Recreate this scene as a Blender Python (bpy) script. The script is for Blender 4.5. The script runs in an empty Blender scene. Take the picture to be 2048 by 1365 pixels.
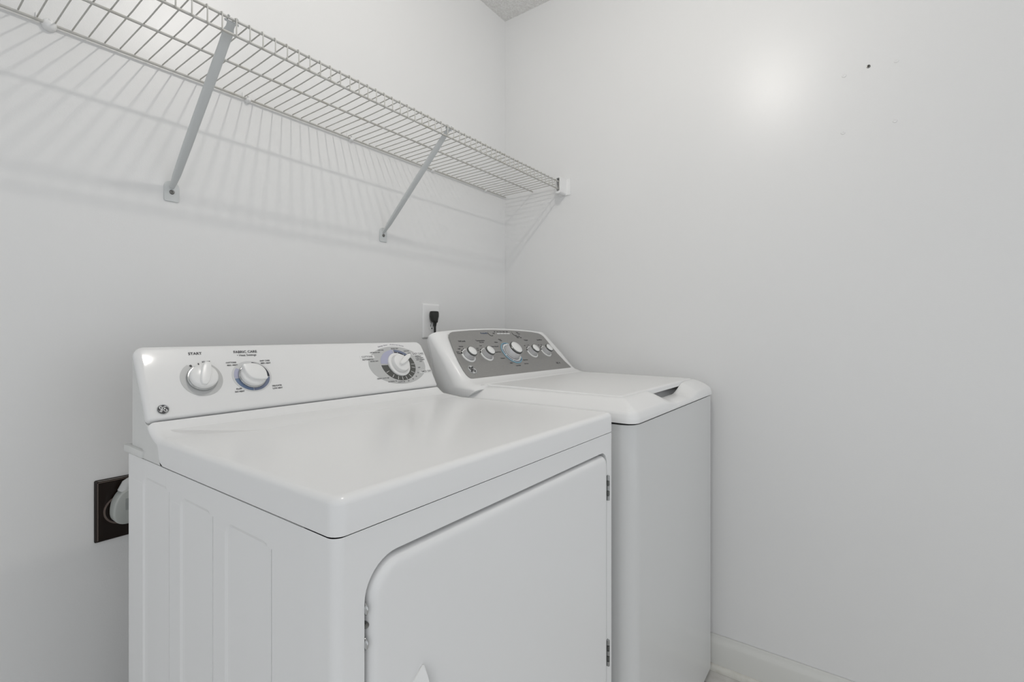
import bpy, bmesh, math, random
from mathutils import Vector, Matrix
random.seed(7)

# ------------------------------------------------------------------ camera, world, exposure
scene = bpy.context.scene
COL = scene.collection
FPX, HORIZON, CAM_H = 963.0, 667.0, 1.118           # focal length and horizon in pixels of the 2048x1365 frame
YAW = math.radians(36.05)
cam_data = bpy.data.cameras.new('camera')
cam_data.sensor_width = 36.0
cam_data.lens = FPX / 2048 * 36.0
cam_data.shift_y = -(682.5 - HORIZON) / 2048
cam_data.clip_start = 0.02
cam = bpy.data.objects.new('camera', cam_data)
COL.objects.link(cam)
cam.location = (0, 0, CAM_H)
cam.rotation_euler = (math.pi / 2, 0, -(math.pi / 2 - YAW))
scene.camera = cam

world = bpy.data.worlds.new('world')
scene.world = world
world.use_nodes = True
bg = world.node_tree.nodes['Background']
bg.inputs[0].default_value = (0.935, 0.965, 1.0, 1)
bg.inputs[1].default_value = 0.915
LAMP_POS = Vector((0.715, 0.36, 2.32))
LAMP_POWER = 10.9                                   # watts of the bulb in the ceiling fixture
bulb_data = bpy.data.lights.new('bulb', 'POINT')
bulb_data.energy = LAMP_POWER
bulb_data.color = (1.0, 0.962, 0.908)
bulb_data.shadow_soft_size = 0.022
bulb = bpy.data.objects.new('bulb', bulb_data)
COL.objects.link(bulb)
bulb.location = LAMP_POS
scene.view_settings.view_transform = 'Standard'
scene.view_settings.look = 'None'
scene.view_settings.exposure = 0.0
scene.view_settings.gamma = 1.0
scene.view_settings.use_curve_mapping = False

# room dimensions
XR, YB, ZC = 1.704, 1.278, 2.497                    # right wall, back wall, ceiling
XL, YF = -2.4, -2.0                                # the room stays open to the left and behind the camera

# ------------------------------------------------------------------ materials
MATS = {}
def mat(name, color, rough=0.5, metal=0.0, spec=0.5, bump=None, var=None, coat=0.0, emit=None):
    if name in MATS: return MATS[name]
    m = bpy.data.materials.new(name); m.use_nodes = True
    nt = m.node_tree; b = nt.nodes['Principled BSDF']
    b.inputs['Base Color'].default_value = (*color, 1)
    b.inputs['Roughness'].default_value = rough
    b.inputs['Metallic'].default_value = metal
    b.inputs['Specular IOR Level'].default_value = spec
    b.inputs['Coat Weight'].default_value = coat
    b.inputs['Coat Roughness'].default_value = 0.08
    tc = nt.nodes.new('ShaderNodeTexCoord')
    if bump:
        scale, strength, dist, detail = bump
        n = nt.nodes.new('ShaderNodeTexNoise'); n.inputs['Scale'].default_value = scale
        n.inputs['Detail'].default_value = detail
        bp = nt.nodes.new('ShaderNodeBump'); bp.inputs['Strength'].default_value = strength
        bp.inputs['Distance'].default_value = dist
        nt.links.new(tc.outputs['Object'], n.inputs['Vector'])
        nt.links.new(n.outputs['Fac'], bp.inputs['Height'])
        nt.links.new(bp.outputs['Normal'], b.inputs['Normal'])
    if var:
        scale, c2, lo, hi = var
        n = nt.nodes.new('ShaderNodeTexNoise'); n.inputs['Scale'].default_value = scale
        n.inputs['Detail'].default_value = 6
        r = nt.nodes.new('ShaderNodeValToRGB')
        r.color_ramp.elements[0].position = lo; r.color_ramp.elements[0].color = (*color, 1)
        r.color_ramp.elements[1].position = hi; r.color_ramp.elements[1].color = (*c2, 1)
        nt.links.new(tc.outputs['Object'], n.inputs['Vector'])
        nt.links.new(n.outputs['Fac'], r.inputs['Fac'])
        nt.links.new(r.outputs['Color'], b.inputs['Base Color'])
    if emit:
        b.inputs['Emission Color'].default_value = (*emit[0], 1)
        b.inputs['Emission Strength'].default_value = emit[1]
    MATS[name] = m
    return m
M_WALL = mat('wall_paint', (0.80, 0.80, 0.795), 0.34, bump=(420, 0.10, 0.0012, 3), var=(1.3, (0.785, 0.785, 0.782), 0.35, 0.75))
M_CEIL = mat('ceiling_texture', (0.86, 0.85, 0.83), 0.9, bump=(190, 0.8, 0.010, 6), var=(160, (0.96, 0.955, 0.94), 0.42, 0.62))
M_TRIM = mat('trim_paint', (0.72, 0.72, 0.69), 0.35, bump=(60, 0.05, 0.002, 2))
M_SHOE = mat('shoe_paint', (0.70, 0.69, 0.64), 0.4, var=(40, (0.60, 0.58, 0.52), 0.45, 0.75))
M_TILE = mat('tile', (0.58, 0.56, 0.53), 0.45, bump=(35, 0.15, 0.003, 5), var=(22, (0.70, 0.69, 0.66), 0.35, 0.7))
M_GROUT = mat('grout', (0.10, 0.095, 0.09), 0.9)
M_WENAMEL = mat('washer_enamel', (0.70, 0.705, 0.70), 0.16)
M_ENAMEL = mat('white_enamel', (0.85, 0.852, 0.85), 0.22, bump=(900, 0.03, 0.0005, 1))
M_PLASTIC = mat('white_plastic', (0.85, 0.85, 0.845), 0.26)
M_PANEL = mat('console_plastic', (0.81, 0.81, 0.805), 0.05)
M_OLD = mat('aged_plastic', (0.72, 0.725, 0.71), 0.4)
M_KNOB = mat('knob_plastic', (0.83, 0.83, 0.82), 0.25)
M_SILVER = mat('silver_panel', (0.30, 0.295, 0.285), 0.38, metal=0.35, var=(300, (0.33, 0.325, 0.315), 0.3, 0.7))
M_KSIL = mat('knob_silver', (0.62, 0.62, 0.63), 0.3, metal=0.4)
M_CHROME = mat('chrome', (0.55, 0.56, 0.56), 0.18, metal=1.0)
M_DCHROME = mat('dark_chrome', (0.16, 0.165, 0.16), 0.25, metal=0.9)
M_STEEL = mat('hinge_steel', (0.42, 0.43, 0.43), 0.25, metal=1.0)
M_SCREW = mat('screw_steel', (0.22, 0.22, 0.21), 0.35, metal=1.0)
M_DARK = mat('dark_gap', (0.02, 0.02, 0.02), 0.8)
M_INK = mat('print_ink', (0.055, 0.055, 0.06), 0.5)
M_INKM = mat('print_mid', (0.16, 0.16, 0.165), 0.5)
M_INKBLUE = mat('print_blue', (0.06, 0.10, 0.18), 0.5)
M_PGREY = mat('print_grey', (0.52, 0.525, 0.52), 0.35)
M_PLIGHT = mat('print_light_grey', (0.64, 0.645, 0.645), 0.35)
M_LAV = mat('print_lavender', (0.44, 0.45, 0.58), 0.35)
M_SLATE = mat('print_slate_blue', (0.17, 0.20, 0.29), 0.35)
M_STEELBLUE = mat('print_steel_blue', (0.14, 0.20, 0.32), 0.35)
M_NAVY = mat('print_navy', (0.02, 0.022, 0.04), 0.35)
M_CHAR = mat('print_charcoal', (0.085, 0.087, 0.08), 0.4)
M_SKY = mat('print_sky_blue', (0.15, 0.42, 0.58), 0.35)
M_WHITEPRINT = mat('print_white', (0.82, 0.82, 0.82), 0.4)
M_WIRE = mat('vinyl_wire', (0.54, 0.535, 0.51), 0.35, var=(25, (0.49, 0.475, 0.43), 0.45, 0.7))
M_BRACE = mat('brace_paint', (0.62, 0.64, 0.64), 0.42)
M_BLACK = mat('black_rubber', (0.015, 0.015, 0.013), 0.45)
M_BROWN = mat('brown_plate', (0.010, 0.005, 0.003), 0.2, spec=0.35)
M_RIMGLINT = mat('brown_rim_and_glint', (0.13, 0.10, 0.085), 0.3)  # receptacle rim colour; also paints the reflection along the plate bead
M_PLUGGREY = mat('plug_grey', (0.42, 0.44, 0.42), 0.5)
M_CORD = mat('cord_beige', (0.62, 0.60, 0.54), 0.45)
M_GLOBE = mat('lamp_globe', (1, 1, 1), 0.3)
_nt = M_GLOBE.node_tree; _out = _nt.nodes['Material Output']
_tr = _nt.nodes.new('ShaderNodeBsdfTransparent'); _mx = _nt.nodes.new('ShaderNodeMixShader'); _mx.inputs[0].default_value = 0.06
_nt.links.new(_tr.outputs[0], _mx.inputs[1]); _nt.links.new(_nt.nodes['Principled BSDF'].outputs[0], _mx.inputs[2]); _nt.links.new(_mx.outputs[0], _out.inputs[0])
M_BRASS = mat('lamp_metal', (0.6, 0.6, 0.6), 0.3, metal=1.0)

# ------------------------------------------------------------------ object helpers
ORG = {}
def finish(o, label=None, cat=None, group=None, kind=None):
    if label: o['label'] = label
    if cat: o['category'] = cat
    if group: o['group'] = group
    if kind: o['kind'] = kind
    return o
def thing(name, loc, label, cat, group=None):
    o = bpy.data.objects.new(name, None); COL.objects.link(o)
    o.location = loc; o.empty_display_size = 0.05
    ORG[o] = Vector(loc)
    return finish(o, label, cat, group)
def base_of(parent):
    return ORG.get(parent, Vector((0, 0, 0)))
def link(name, me, parent=None, label=None, m=None):
    o = bpy.data.objects.new(name, me); COL.objects.link(o)
    if m is not None and not me.materials: me.materials.append(m)
    if parent is not None:
        o.parent = parent
        ORG[o] = base_of(parent)
    else:
        ORG[o] = Vector((0, 0, 0))
    if label: o['label'] = label
    return o
def mk(name, verts, faces, m, parent=None, smooth=40, label=None, bevel=0, bseg=2, fix=True):
    """one mesh object from world-space vertices (kept relative to the thing's base)"""
    off = base_of(parent)
    bm = bmesh.new()
    vs = [bm.verts.new(Vector(v) - off) for v in verts]
    for f in faces:
        try: bm.faces.new([vs[i] for i in f])
        except ValueError: pass
    if fix: bmesh.ops.recalc_face_normals(bm, faces=bm.faces)
    if bevel:
        ed = [e for e in bm.edges if len(e.link_faces) == 2 and e.calc_face_angle(0) > math.radians(35)]
        bmesh.ops.bevel(bm, geom=ed, offset=bevel, segments=bseg, profile=0.5, affect='EDGES', clamp_overlap=True)
    me = bpy.data.meshes.new(name); bm.to_mesh(me); bm.free()
    if smooth:
        for p in me.polygons: p.use_smooth = True
        me.set_sharp_from_angle(angle=math.radians(smooth))
    me.materials.append(m)
    return link(name, me, parent, label)
class Geo:
    """collects shapes of ONE mesh"""
    def __init__(s): s.v = []; s.f = []
    def add(s, v, f):
        n = len(s.v); s.v += [tuple(q) for q in v]; s.f += [[i + n for i in q] for q in f]; return s
    def box(s, a, b):
        (x0, y0, z0), (x1, y1, z1) = a, b
        return s.add([(x0,y0,z0),(x1,y0,z0),(x1,y1,z0),(x0,y1,z0),(x0,y0,z1),(x1,y0,z1),(x1,y1,z1),(x0,y1,z1)],
                     [(0,3,2,1),(4,5,6,7),(0,1,5,4),(1,2,6,5),(2,3,7,6),(3,0,4,7)])
    def tube(s, pts, r, n=8, caps=True):
        pts = [Vector(p) for p in pts]
        rs = r if isinstance(r, (list, tuple)) else [r] * len(pts)
        vs = []; prev = None
        for i, p in enumerate(pts):
            t = (pts[min(i+1, len(pts)-1)] - pts[max(i-1, 0)]).normalized()
            if prev is None:
                a = Vector((0,0,1)) if abs(t.z) < 0.9 else Vector((1,0,0))
                u = t.cross(a).normalized()
            else:
                u = (prev - t * prev.dot(t)).normalized()
            prev = u; w = t.cross(u)
            for k in range(n):
                an = 2*math.pi*k/n
                vs.append(p + (u*math.cos(an) + w*math.sin(an)) * rs[i])
        fs = []
        for i in range(len(pts)-1):
            for k in range(n):
                fs.append((i*n+k, i*n+(k+1)%n, (i+1)*n+(k+1)%n, (i+1)*n+k))
        if caps:
            fs.append(tuple(range(n))[::-1]); fs.append(tuple(range((len(pts)-1)*n, len(pts)*n)))
        return s.add(vs, fs)
    def lathe(s, fr, c, prof, n=32, cap=True, sx=1.0):
        vs = []
        for (r, h) in prof:
            for k in range(n):
                a = 2*math.pi*k/n
                vs.append(fr(c[0] + sx*r*math.cos(a), c[1] + r*math.sin(a), h))
        fs = []
        for i in range(len(prof)-1):
            for k in range(n):
                fs.append((i*n+k, i*n+(k+1)%n, (i+1)*n+(k+1)%n, (i+1)*n+k))
        if cap:
            fs.append(tuple(range(n))[::-1]); fs.append(tuple(range((len(prof)-1)*n, len(prof)*n)))
        return s.add(vs, fs)
    def prism(s, fr, poly, w0, w1):
        n = len(poly)
        vs = [fr(u, v, w0) for u, v in poly] + [fr(u, v, w1) for u, v in poly]
        fs = [tuple(range(n))[::-1], tuple(range(n, 2*n))] + [(i, (i+1)%n, n+(i+1)%n, n+i) for i in range(n)]
        return s.add(vs, fs)
    def sector(s, fr, c, r0, r1, a0, a1, w, t=0.0003, n=None, el=1.0, rx0=None, rx1=None):
        """annular sector (degrees), a thin layer of print; rx* give elliptical half widths"""
        n = n or max(2, int(abs(a1-a0)/4))
        rx0 = r0 if rx0 is None else rx0; rx1 = r1 if rx1 is None else rx1
        vs = []
        for k in range(n+1):
            a = math.radians(a0 + (a1-a0)*k/n); ca, sa = math.cos(a), math.sin(a)
            for (rx, ry) in ((rx0, r0), (rx1, r1)):
                for h in (w-t, w): vs.append(fr(c[0]+rx*ca, c[1]+ry*sa, h))
        fs = []
        for k in range(n):
            b = 4*k; d = b+4
            fs += [(b+1, b+3, d+3, d+1), (b, d, d+2, b+2), (b, b+1, d+1, d), (b+2, d+2, d+3, b+3)]
        fs += [(0, 2, 3, 1), (4*n, 4*n+1, 4*n+3, 4*n+2)]
        return s.add(vs, fs)
    def build(s, name, m, parent=None, **k): return mk(name, s.v, s.f, m, parent, **k)

def frame(o, ux, uy):
    o, ux, uy = Vector(o), Vector(ux).normalized(), Vector(uy).normalized(); uz = ux.cross(uy)
    return lambda u, v, w=0.0: o + ux*u + uy*v + uz*w
def arc_pts(cx, cy, r, a0, a1, n): return [(cx + r*math.cos(math.radians(a0+(a1-a0)*i/n)), cy + r*math.sin(math.radians(a0+(a1-a0)*i/n))) for i in range(n+1)]
def rrect(x0, x1, y0, y1, rs, n=8):
    """rounded rectangle, radii (ll, lr, ur, ul)"""
    ll, lr, ur, ul = [max(r, 1e-5) for r in (rs if isinstance(rs, (tuple, list)) else (rs,)*4)]
    return arc_pts(x0+ll, y0+ll, ll, 180, 270, n) + arc_pts(x1-lr, y0+lr, lr, 270, 360, n) + arc_pts(x1-ur, y1-ur, ur, 0, 90, n) + arc_pts(x0+ul, y1-ul, ul, 90, 180, n)
def samples(a, b, r, n, m, extra=()):
    """grid lines: n dense ones in the r-wide margins, m between, plus extras"""
    s = set()
    for i in range(n+1):
        t = r * (1 - math.cos(math.pi/2*i/n))
        s.add(round(a+t, 6)); s.add(round(b-t, 6))
    for i in range(1, m): s.add(round(a+r + (b-a-2*r)*i/m, 6))
    for e in extra: s.add(round(e, 6))
    return sorted(s)
def slab(name, fr, us, vs, R, wf, wbot, m, parent, smooth=35, label=None, bottom=True):
    """height-field slab with rounded plan corners R=(ll,lr,ur,ul); wf(u,v,d) gives its height, d = distance from the rim"""
    u0, u1, v0, v1 = us[0], us[-1], vs[0], vs[-1]
    V = []; nu, nv = len(us), len(vs)
    for v in vs:
        for u in us:
            U, W = u, v
            d = min(u-u0, u1-u, v-v0, v1-v)
            for (k, r) in enumerate(R):
                if r <= 0: continue
                left = k in (0, 3); low = k in (0, 1)
                a = (u0+r-u)/r if left else (u-(u1-r))/r
                b = (v0+r-v)/r if low else (v-(v1-r))/r
                if a > 0 and b > 0:
                    A = a*math.sqrt(1-b*b/2); B = b*math.sqrt(1-a*a/2)
                    U = u0+r-A*r if left else u1-r+A*r
                    W = v0+r-B*r if low else v1-r+B*r
                    d = r*(1-min(1, math.hypot(A, B)))
            V.append(fr(U, W, wf(U, W, d)))
    F = [(j*nu+i, j*nu+i+1, (j+1)*nu+i+1, (j+1)*nu+i) for j in range(nv-1) for i in range(nu-1)]
    rim = [i for i in range(nu)] + [j*nu+nu-1 for j in range(1, nv)] + [(nv-1)*nu+i for i in range(nu-2, -1, -1)] + [j*nu for j in range(nv-2, 0, -1)]
    # rim projected down to wbot along the frame normal
    nrm = fr(0, 0, 1) - fr(0, 0, 0); o = fr(0, 0, 0)
    n0 = len(V)
    for i in rim:
        p = V[i]; V.append(p - nrm*((p-o).dot(nrm) - (wbot(p) if callable(wbot) else wbot)))
    L = len(rim)
    F += [(rim[i], n0+i, n0+(i+1)%L, rim[(i+1)%L]) for i in range(L)]
    if bottom: F.append(tuple(range(n0, n0+L)))
    return mk(name, V, F, m, parent, smooth=smooth, label=label)
def edge_drop(d, r, h=None, p=2.0):
    h = r if h is None else h
    if d >= r: return 0.0
    t = 1 - d/r
    return h * (1 - (1 - t**p)**(1/p))
def smooth01(t):
    t = max(0.0, min(1.0, t)); return t*t*(3-2*t)
_dg = None
def lettering(name, fr, items, m, parent, label=None):
    """one mesh of flat print: items = (text, u, v, height, angle_deg, align[, stretch])"""
    for it in items:
        txt, u, v, h, ang, al = it[:6]; st = it[6] if len(it) > 6 else 1.0
        cu = bpy.data.curves.new('glyphs', 'FONT'); cu.body = txt; cu.size = h/0.70; cu.align_x = al; cu.align_y = 'CENTER'
        cu.resolution_u = 2; cu.extrude = 0.0001; cu.offset = h*0.025
        ob = bpy.data.objects.new('glyphs', cu); COL.objects.link(ob)
        dg = bpy.context.evaluated_depsgraph_get()
        me = bpy.data.meshes.new_from_object(ob.evaluated_get(dg))
        ca, sa = math.cos(math.radians(ang)), math.sin(math.radians(ang))
        vs = []
        for q in me.vertices:
            x, y = q.co.x*st, q.co.y
            vs.append(fr(u + x*ca - y*sa, v + x*sa + y*ca, q.co.z + 0.00055))
        mk(name, vs, [tuple(p.vertices) for p in me.polygons], m, parent, smooth=0, fix=False)
        bpy.data.objects.remove(ob); bpy.data.curves.remove(cu); bpy.data.meshes.remove(me)

XY = frame((0,0,0), (1,0,0), (0,1,0))               # u=x v=y w=z
XZ = frame((0,0,0), (1,0,0), (0,0,1))               # u=x v=z w=-y
BACK = frame((0,YB,0), (1,0,0), (0,0,1))            # on the back wall, w towards the room
YZL = lambda x: frame((x,0,0), (0,-1,0), (0,0,1))   # a plane facing -x: u=-y v=z w=-x
RIGHT = frame((XR,0,0), (0,-1,0), (0,0,1))          # on the right wall, w towards the room (-x)

# ------------------------------------------------------------------ the room
def struct(o): o['kind'] = 'structure'; return o
struct(Geo().box((XL, YB, -0.02), (XR+0.1, YB+0.1, ZC+0.02)).build('wall_back', M_WALL, smooth=0))
struct(Geo().box((XR, YF, -0.02), (XR+0.1, YB, ZC+0.02)).build('wall_right', M_WALL, smooth=0))
struct(Geo().box((XL, YF, ZC), (XR, YB, ZC+0.1)).build('ceiling', M_CEIL, smooth=0))
floor = struct(Geo().box((XL, YF, -0.08), (XR, YB, -0.004)).build('floor', M_GROUT, smooth=0))
# floor tiles, one by one; seams run along x = 1.615 - k * 0.305
PT, GAP = 0.3048, 0.003
tile_cache = {}
ix = 0
xs_t = [1.615 - PT*k for k in range(-1, 13)]; ys_t = [1.16 - PT*k for k in range(-1, 11)]
for xa in xs_t:
    for ya in ys_t:
        x0, x1 = max(xa-PT+GAP/2, XL), min(xa-GAP/2, XR-0.001)
        y0, y1 = max(ya-PT+GAP/2, YF), min(ya-GAP/2, YB-0.001)
        if x1-x0 < 0.02 or y1-y0 < 0.02: continue
        key = (round(x1-x0, 4), round(y1-y0, 4))
        if key not in tile_cache:
            o = Geo().box((0,0,-0.006), (key[0],key[1],0)).build('tile', M_TILE, floor, bevel=0.0012, bseg=1)
            tile_cache[key] = o.data
        else:
            o = link('tile', tile_cache[key], floor)
        o.location = (x0, y0, 0)
# baseboards with a moulded top edge and a quarter round in front
def board(name, fr, length0, length1):
    prof = [(0.0015,0),(0.013,0),(0.013,0.085),(0.0115,0.092),(0.008,0.098),(0.0065,0.106),(0.005,0.112),(0.0015,0.1125)]
    g = Geo(); n = len(prof)
    vs = [fr(length0, h, w) for w, h in prof] + [fr(length1, h, w) for w, h in prof]
    g.add(vs, [tuple(range(n))[::-1], tuple(range(n,2*n))] + [(i,(i+1)%n,n+(i+1)%n,n+i) for i in range(n)])
    b = struct(g.build(name, M_TRIM, smooth=50))
    q = [(0.0131,0.0005)] + [(0.0131+0.013*math.cos(math.radians(a)), 0.0005+0.018*math.sin(math.radians(a))) for a in range(0, 91, 15)]
    n = len(q); g = Geo()
    vs = [fr(length0, h, w) for w, h in q] + [fr(length1, h, w) for w, h in q]
    g.add(vs, [tuple(range(n))[::-1], tuple(range(n,2*n))] + [(i,(i+1)%n,n+(i+1)%n,n+i) for i in range(n)])
    g.build('shoe_moulding', M_SHOE, b, smooth=50)
board('baseboard_right', RIGHT, -YB+0.001, -YF)
board('baseboard_back', BACK, XL+0.001, XR-0.03)

# ------------------------------------------------------------------ ceiling lamp (above the frame; it lights the room)
lamp = thing('ceiling_light', (LAMP_POS.x, LAMP_POS.y, ZC), 'small globe ceiling light on a short metal stem above the dryer', 'ceiling light')
LF = frame((LAMP_POS.x, LAMP_POS.y, 0), (1,0,0), (0,1,0))
Geo().lathe(LF, (0,0), [(0.062,ZC-0.0005),(0.062,ZC-0.008),(0.045,ZC-0.022),(0.012,ZC-0.03)]).build('canopy', M_BRASS, lamp)
Geo().lathe(LF, (0,0), [(0.007,ZC-0.03),(0.007,LAMP_POS.z+0.055)], n=12).build('stem', M_BRASS, lamp)
Geo().lathe(LF, (0,0), [(0.010,LAMP_POS.z+0.055),(0.014,LAMP_POS.z+0.052),(0.014,LAMP_POS.z+0.021)], n=20).build('socket', M_BRASS, lamp)
GR = 0.024
Geo().lathe(LF, (0,0), [(max(0.0005, GR*math.sin(math.radians(a))), LAMP_POS.z - GR*math.cos(math.radians(a))) for a in range(0, 161, 10)], n=28).build('globe', M_GLOBE, lamp, smooth=80)

# ------------------------------------------------------------------ DRYER
DX0, DX1, DYF, DYB, DZ = 0.292, 0.976, 0.438, 1.060, 0.905
dryer = thing('clothes_dryer', ((DX0+DX1)/2, 0.75, 0), 'white front-loading clothes dryer with three white knobs on its tilted white console', 'dryer')
# side panels, front panel with the door opening, back
def side_panel(x_out, sgn):
    """embossed side sheet; three shallow recesses"""
    fr = frame((x_out, 0, 0), (0,-1,0), (0,0,1)) if sgn < 0 else frame((x_out, 0, 0), (0,1,0), (0,0,1))
    yy = (lambda y: -y) if sgn < 0 else (lambda y: y)
    rec = [(0.9904,0.8760,0.876), (0.8330,0.7219,0.872), (0.6850,0.5655,0.868)]
    c = 0.005; cb = 0.0012; dep = 0.0022; rr = 0.020
    us = set([yy(DYB), yy(0.4975)])
    for (a, b, top) in rec:
        for q in [a-rr*k/12 for k in range(13)] + [b+rr*k/12 for k in range(13)]: us.add(round(yy(q), 5))
        us.add(round(yy(b+cb), 5)); us.add(round(yy(a-c), 5))
        for q in (0.0003, 0.0007, 0.0015, 0.0020): us.add(round(yy(b-q), 5))
    vs = set([0.045, DZ-0.0012, 0.10, 0.105, 0.118])
    for (a, b, top) in rec:
        for q in range(13): vs.add(round(top-rr*q/12, 5))
    us = sorted(us); vs = sorted(vs)
    def wf(u, v, d):
        y = abs(u); w = 0.0
        for (a, b, top) in rec:
            dx = min(a-y, y-b); dz = min(top-v, v-0.10)
            e = min(dx, dz)
            if dx < rr and dz < rr: e = rr - math.hypot(rr-dx, rr-dz)
            w = min(w, -dep*max(0.0, min(1.0, e/(cb if y-b < a-y and y-b < 0.012 else c))))
            if 0.0005 < b-y < 0.0017 and dz > rr*0.30: w = -0.0030   # crease beside the step
        return w
    slab('side_panel', fr, us, vs, (0,0,0,0), wf, -0.012, M_ENAMEL, dryer, smooth=10)
side_panel(DX0+0.0006, -1)
side_panel(DX1-0.0006, 1)
Geo().box((DX0+0.004, 1.046, 0.045), (DX1-0.004, DYB-0.001, DZ-0.001)).build('back_panel', M_ENAMEL, dryer, smooth=0)
# front panel: outer rounded rectangle with the opening cut out, wrapping round both sides
OX0, OX1, OZ0, OZ1 = 0.3290, 0.9430, 0.362, 0.868
def ring_panel(name, fr, outer, inner, w0, depth_in, depth_out, m, parent):
    n = len(outer); assert n == len(inner)
    V = [fr(u, v, w0) for u, v in outer] + [fr(u, v, w0) for u, v in inner] + [fr(u, v, w0-depth_in) for u, v in inner] + [fr(u, v, w0-depth_out) for u, v in outer]
    F = []
    for i in range(n):
        j = (i+1) % n
        F += [(i, j, n+j, n+i), (n+i, n+j, 2*n+j, 2*n+i), (i, 3*n+i, 3*n+j, j)]
    return mk(name, V, F, m, parent, smooth=35)
# front sheet with rounded vertical corners
FRF = frame((0, DYF, 0), (1,0,0), (0,0,1))
inner = rrect(OX0, OX1, OZ0, OZ1, (0.045, 0.026, 0.026, 0.045), 10)
outer = rrect(DX0+0.012, DX1-0.012, 0.045, DZ-0.0004, 0.0005, 10)
ring_panel('front_panel', FRF, outer, inner, 0.0, 0.050, 0.0, M_ENAMEL, dryer)
for (xa, s) in ((DX0, 1), (DX1, -1)):
    g = Geo(); r = 0.012
    prof = [(xa+s*r - s*r*math.sin(math.radians(a)), DYF + r - r*math.cos(math.radians(a))) for a in range(0, 91, 15)] + [(xa, 0.4970), (xa+s*0.006, 0.4970)]
    n = len(prof)
    vs = [(x, y, 0.045) for x, y in prof] + [(x, y, DZ-0.0004) for x, y in prof]
    g.add(vs, [(i, i+1, n+i+1, n+i) for i in range(n-1)])
    g.build('corner_post', M_ENAMEL, dryer, smooth=50)
Geo().box((OX0-0.005, DYF+0.050, OZ0-0.005), (OX1+0.005, DYF+0.054, OZ1+0.005)).build('door_recess', M_ENAMEL, dryer, smooth=0)
Geo().box((DX0+0.012, DYF+0.03, 0.02), (DX1-0.012, 1.046, 0.045)).build('base_frame', M_DARK, dryer, smooth=0)
for (x, y) in ((DX0+0.06, DYF+0.08), (DX1-0.06, DYF+0.08), (DX0+0.06, DYB-0.08), (DX1-0.06, DYB-0.08)):
    Geo().lathe(XY, (x, y), [(0.018,0.0),(0.018,0.008),(0.008,0.01),(0.008,0.045)], n=16).build('foot', M_BLACK, dryer)
# door
dx0, dx1, dz0, dz1 = OX0+0.0058, OX1-0.0015, OZ0+0.0058, OZ1-0.0058
PX, PZ = 0.400, 0.615                                # grip pocket
def door_w(u, v, d):
    w = 0.0040 - edge_drop(d, 0.012, 0.010)
    e = math.hypot((u-PX-0.012)/0.030, (v-PZ)/0.105)
    if e < 1: w -= 0.013*smooth01((1-e)/0.45)
    return w
door = slab('door', FRF, samples(dx0, dx1, 0.013, 6, 10, [PX-0.04+0.006*i for i in range(16)] + [dx0+0.04, dx0+0.028, dx0+0.02, dx1-0.02]),
            samples(dz0, dz1, 0.013, 6, 10, [PZ-0.115+0.0115*i for i in range(21)] + [dz1-0.04, dz1-0.028, dz1-0.02, dz0+0.03, dz0+0.02]),
            (0.040, 0.024, 0.024, 0.040), door_w, -0.030, M_ENAMEL, dryer)
# leaf-shaped grip blade beside the pocket
V = []; F = []; NZ = 16
for i in range(NZ+1):
    t = i/NZ; z = 0.713 - 0.196*t
    half = 0.0010 + 0.046*math.sin(math.pi*min(1, max(0, t)))**0.62
    xr_ = PX+0.0115 + 0.004*math.sin(math.pi*t); xl_ = xr_ - half
    lift = 0.003 + 0.016*math.sin(math.pi*t)**0.7
    V += [FRF(xl_, z, 0.0048), FRF((xl_+xr_)/2, z, 0.0042+lift*0.45), FRF(xr_, z, 0.0042+lift), FRF(xr_, z, 0.0022+lift), FRF((xl_+xr_)/2, z, 0.002+lift*0.36), FRF(xl_, z, 0.0030)]
for i in range(NZ):
    for k in range(6): F.append((i*6+k, i*6+(k+1)%6, (i+1)*6+(k+1)%6, (i+1)*6+k))
F += [tuple(range(6)), tuple(range(NZ*6, NZ*6+6))]
mk('handle', V, F, M_KNOB, door, smooth=50)
# hinges of separate knuckles
for (z0, z1) in ((0.7640, 0.8170), (0.4140, 0.4690)):
    h = Geo().box((0.9395, DYF-0.0012, z0), (0.9475, DYF+0.004, z1)).build('hinge', M_STEEL, dryer, smooth=0, bevel=0.0005)
    k = 5; s = (z1-z0)/k
    for i in range(k):
        Geo().tube([(0.9432, DYF-0.0032, z0+s*i+0.0006), (0.9432, DYF-0.0032, z0+s*(i+1)-0.0006)], 0.0032, 12).build('knuckle', M_STEEL if i % 2 == 0 else M_DCHROME, h)
# strike dimples and screw in the left channel of the opening
for z in (0.816, 0.778):
    Geo().lathe(YZL(OX0+0.0002), (-(DYF+0.004), z), [(0.0001,0.0004),(0.005,0.0),(0.0072,-0.001),(0.0076,-0.002)], n=18).build('strike_dimple', M_CHROME, dryer)
Geo().lathe(FRF, (0.3330, 0.797), [(0.0036,-0.0495),(0.0036,-0.003),(0.003,-0.001),(0.0012,-0.0015)], n=16).build('screw', M_SCREW, dryer)
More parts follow.
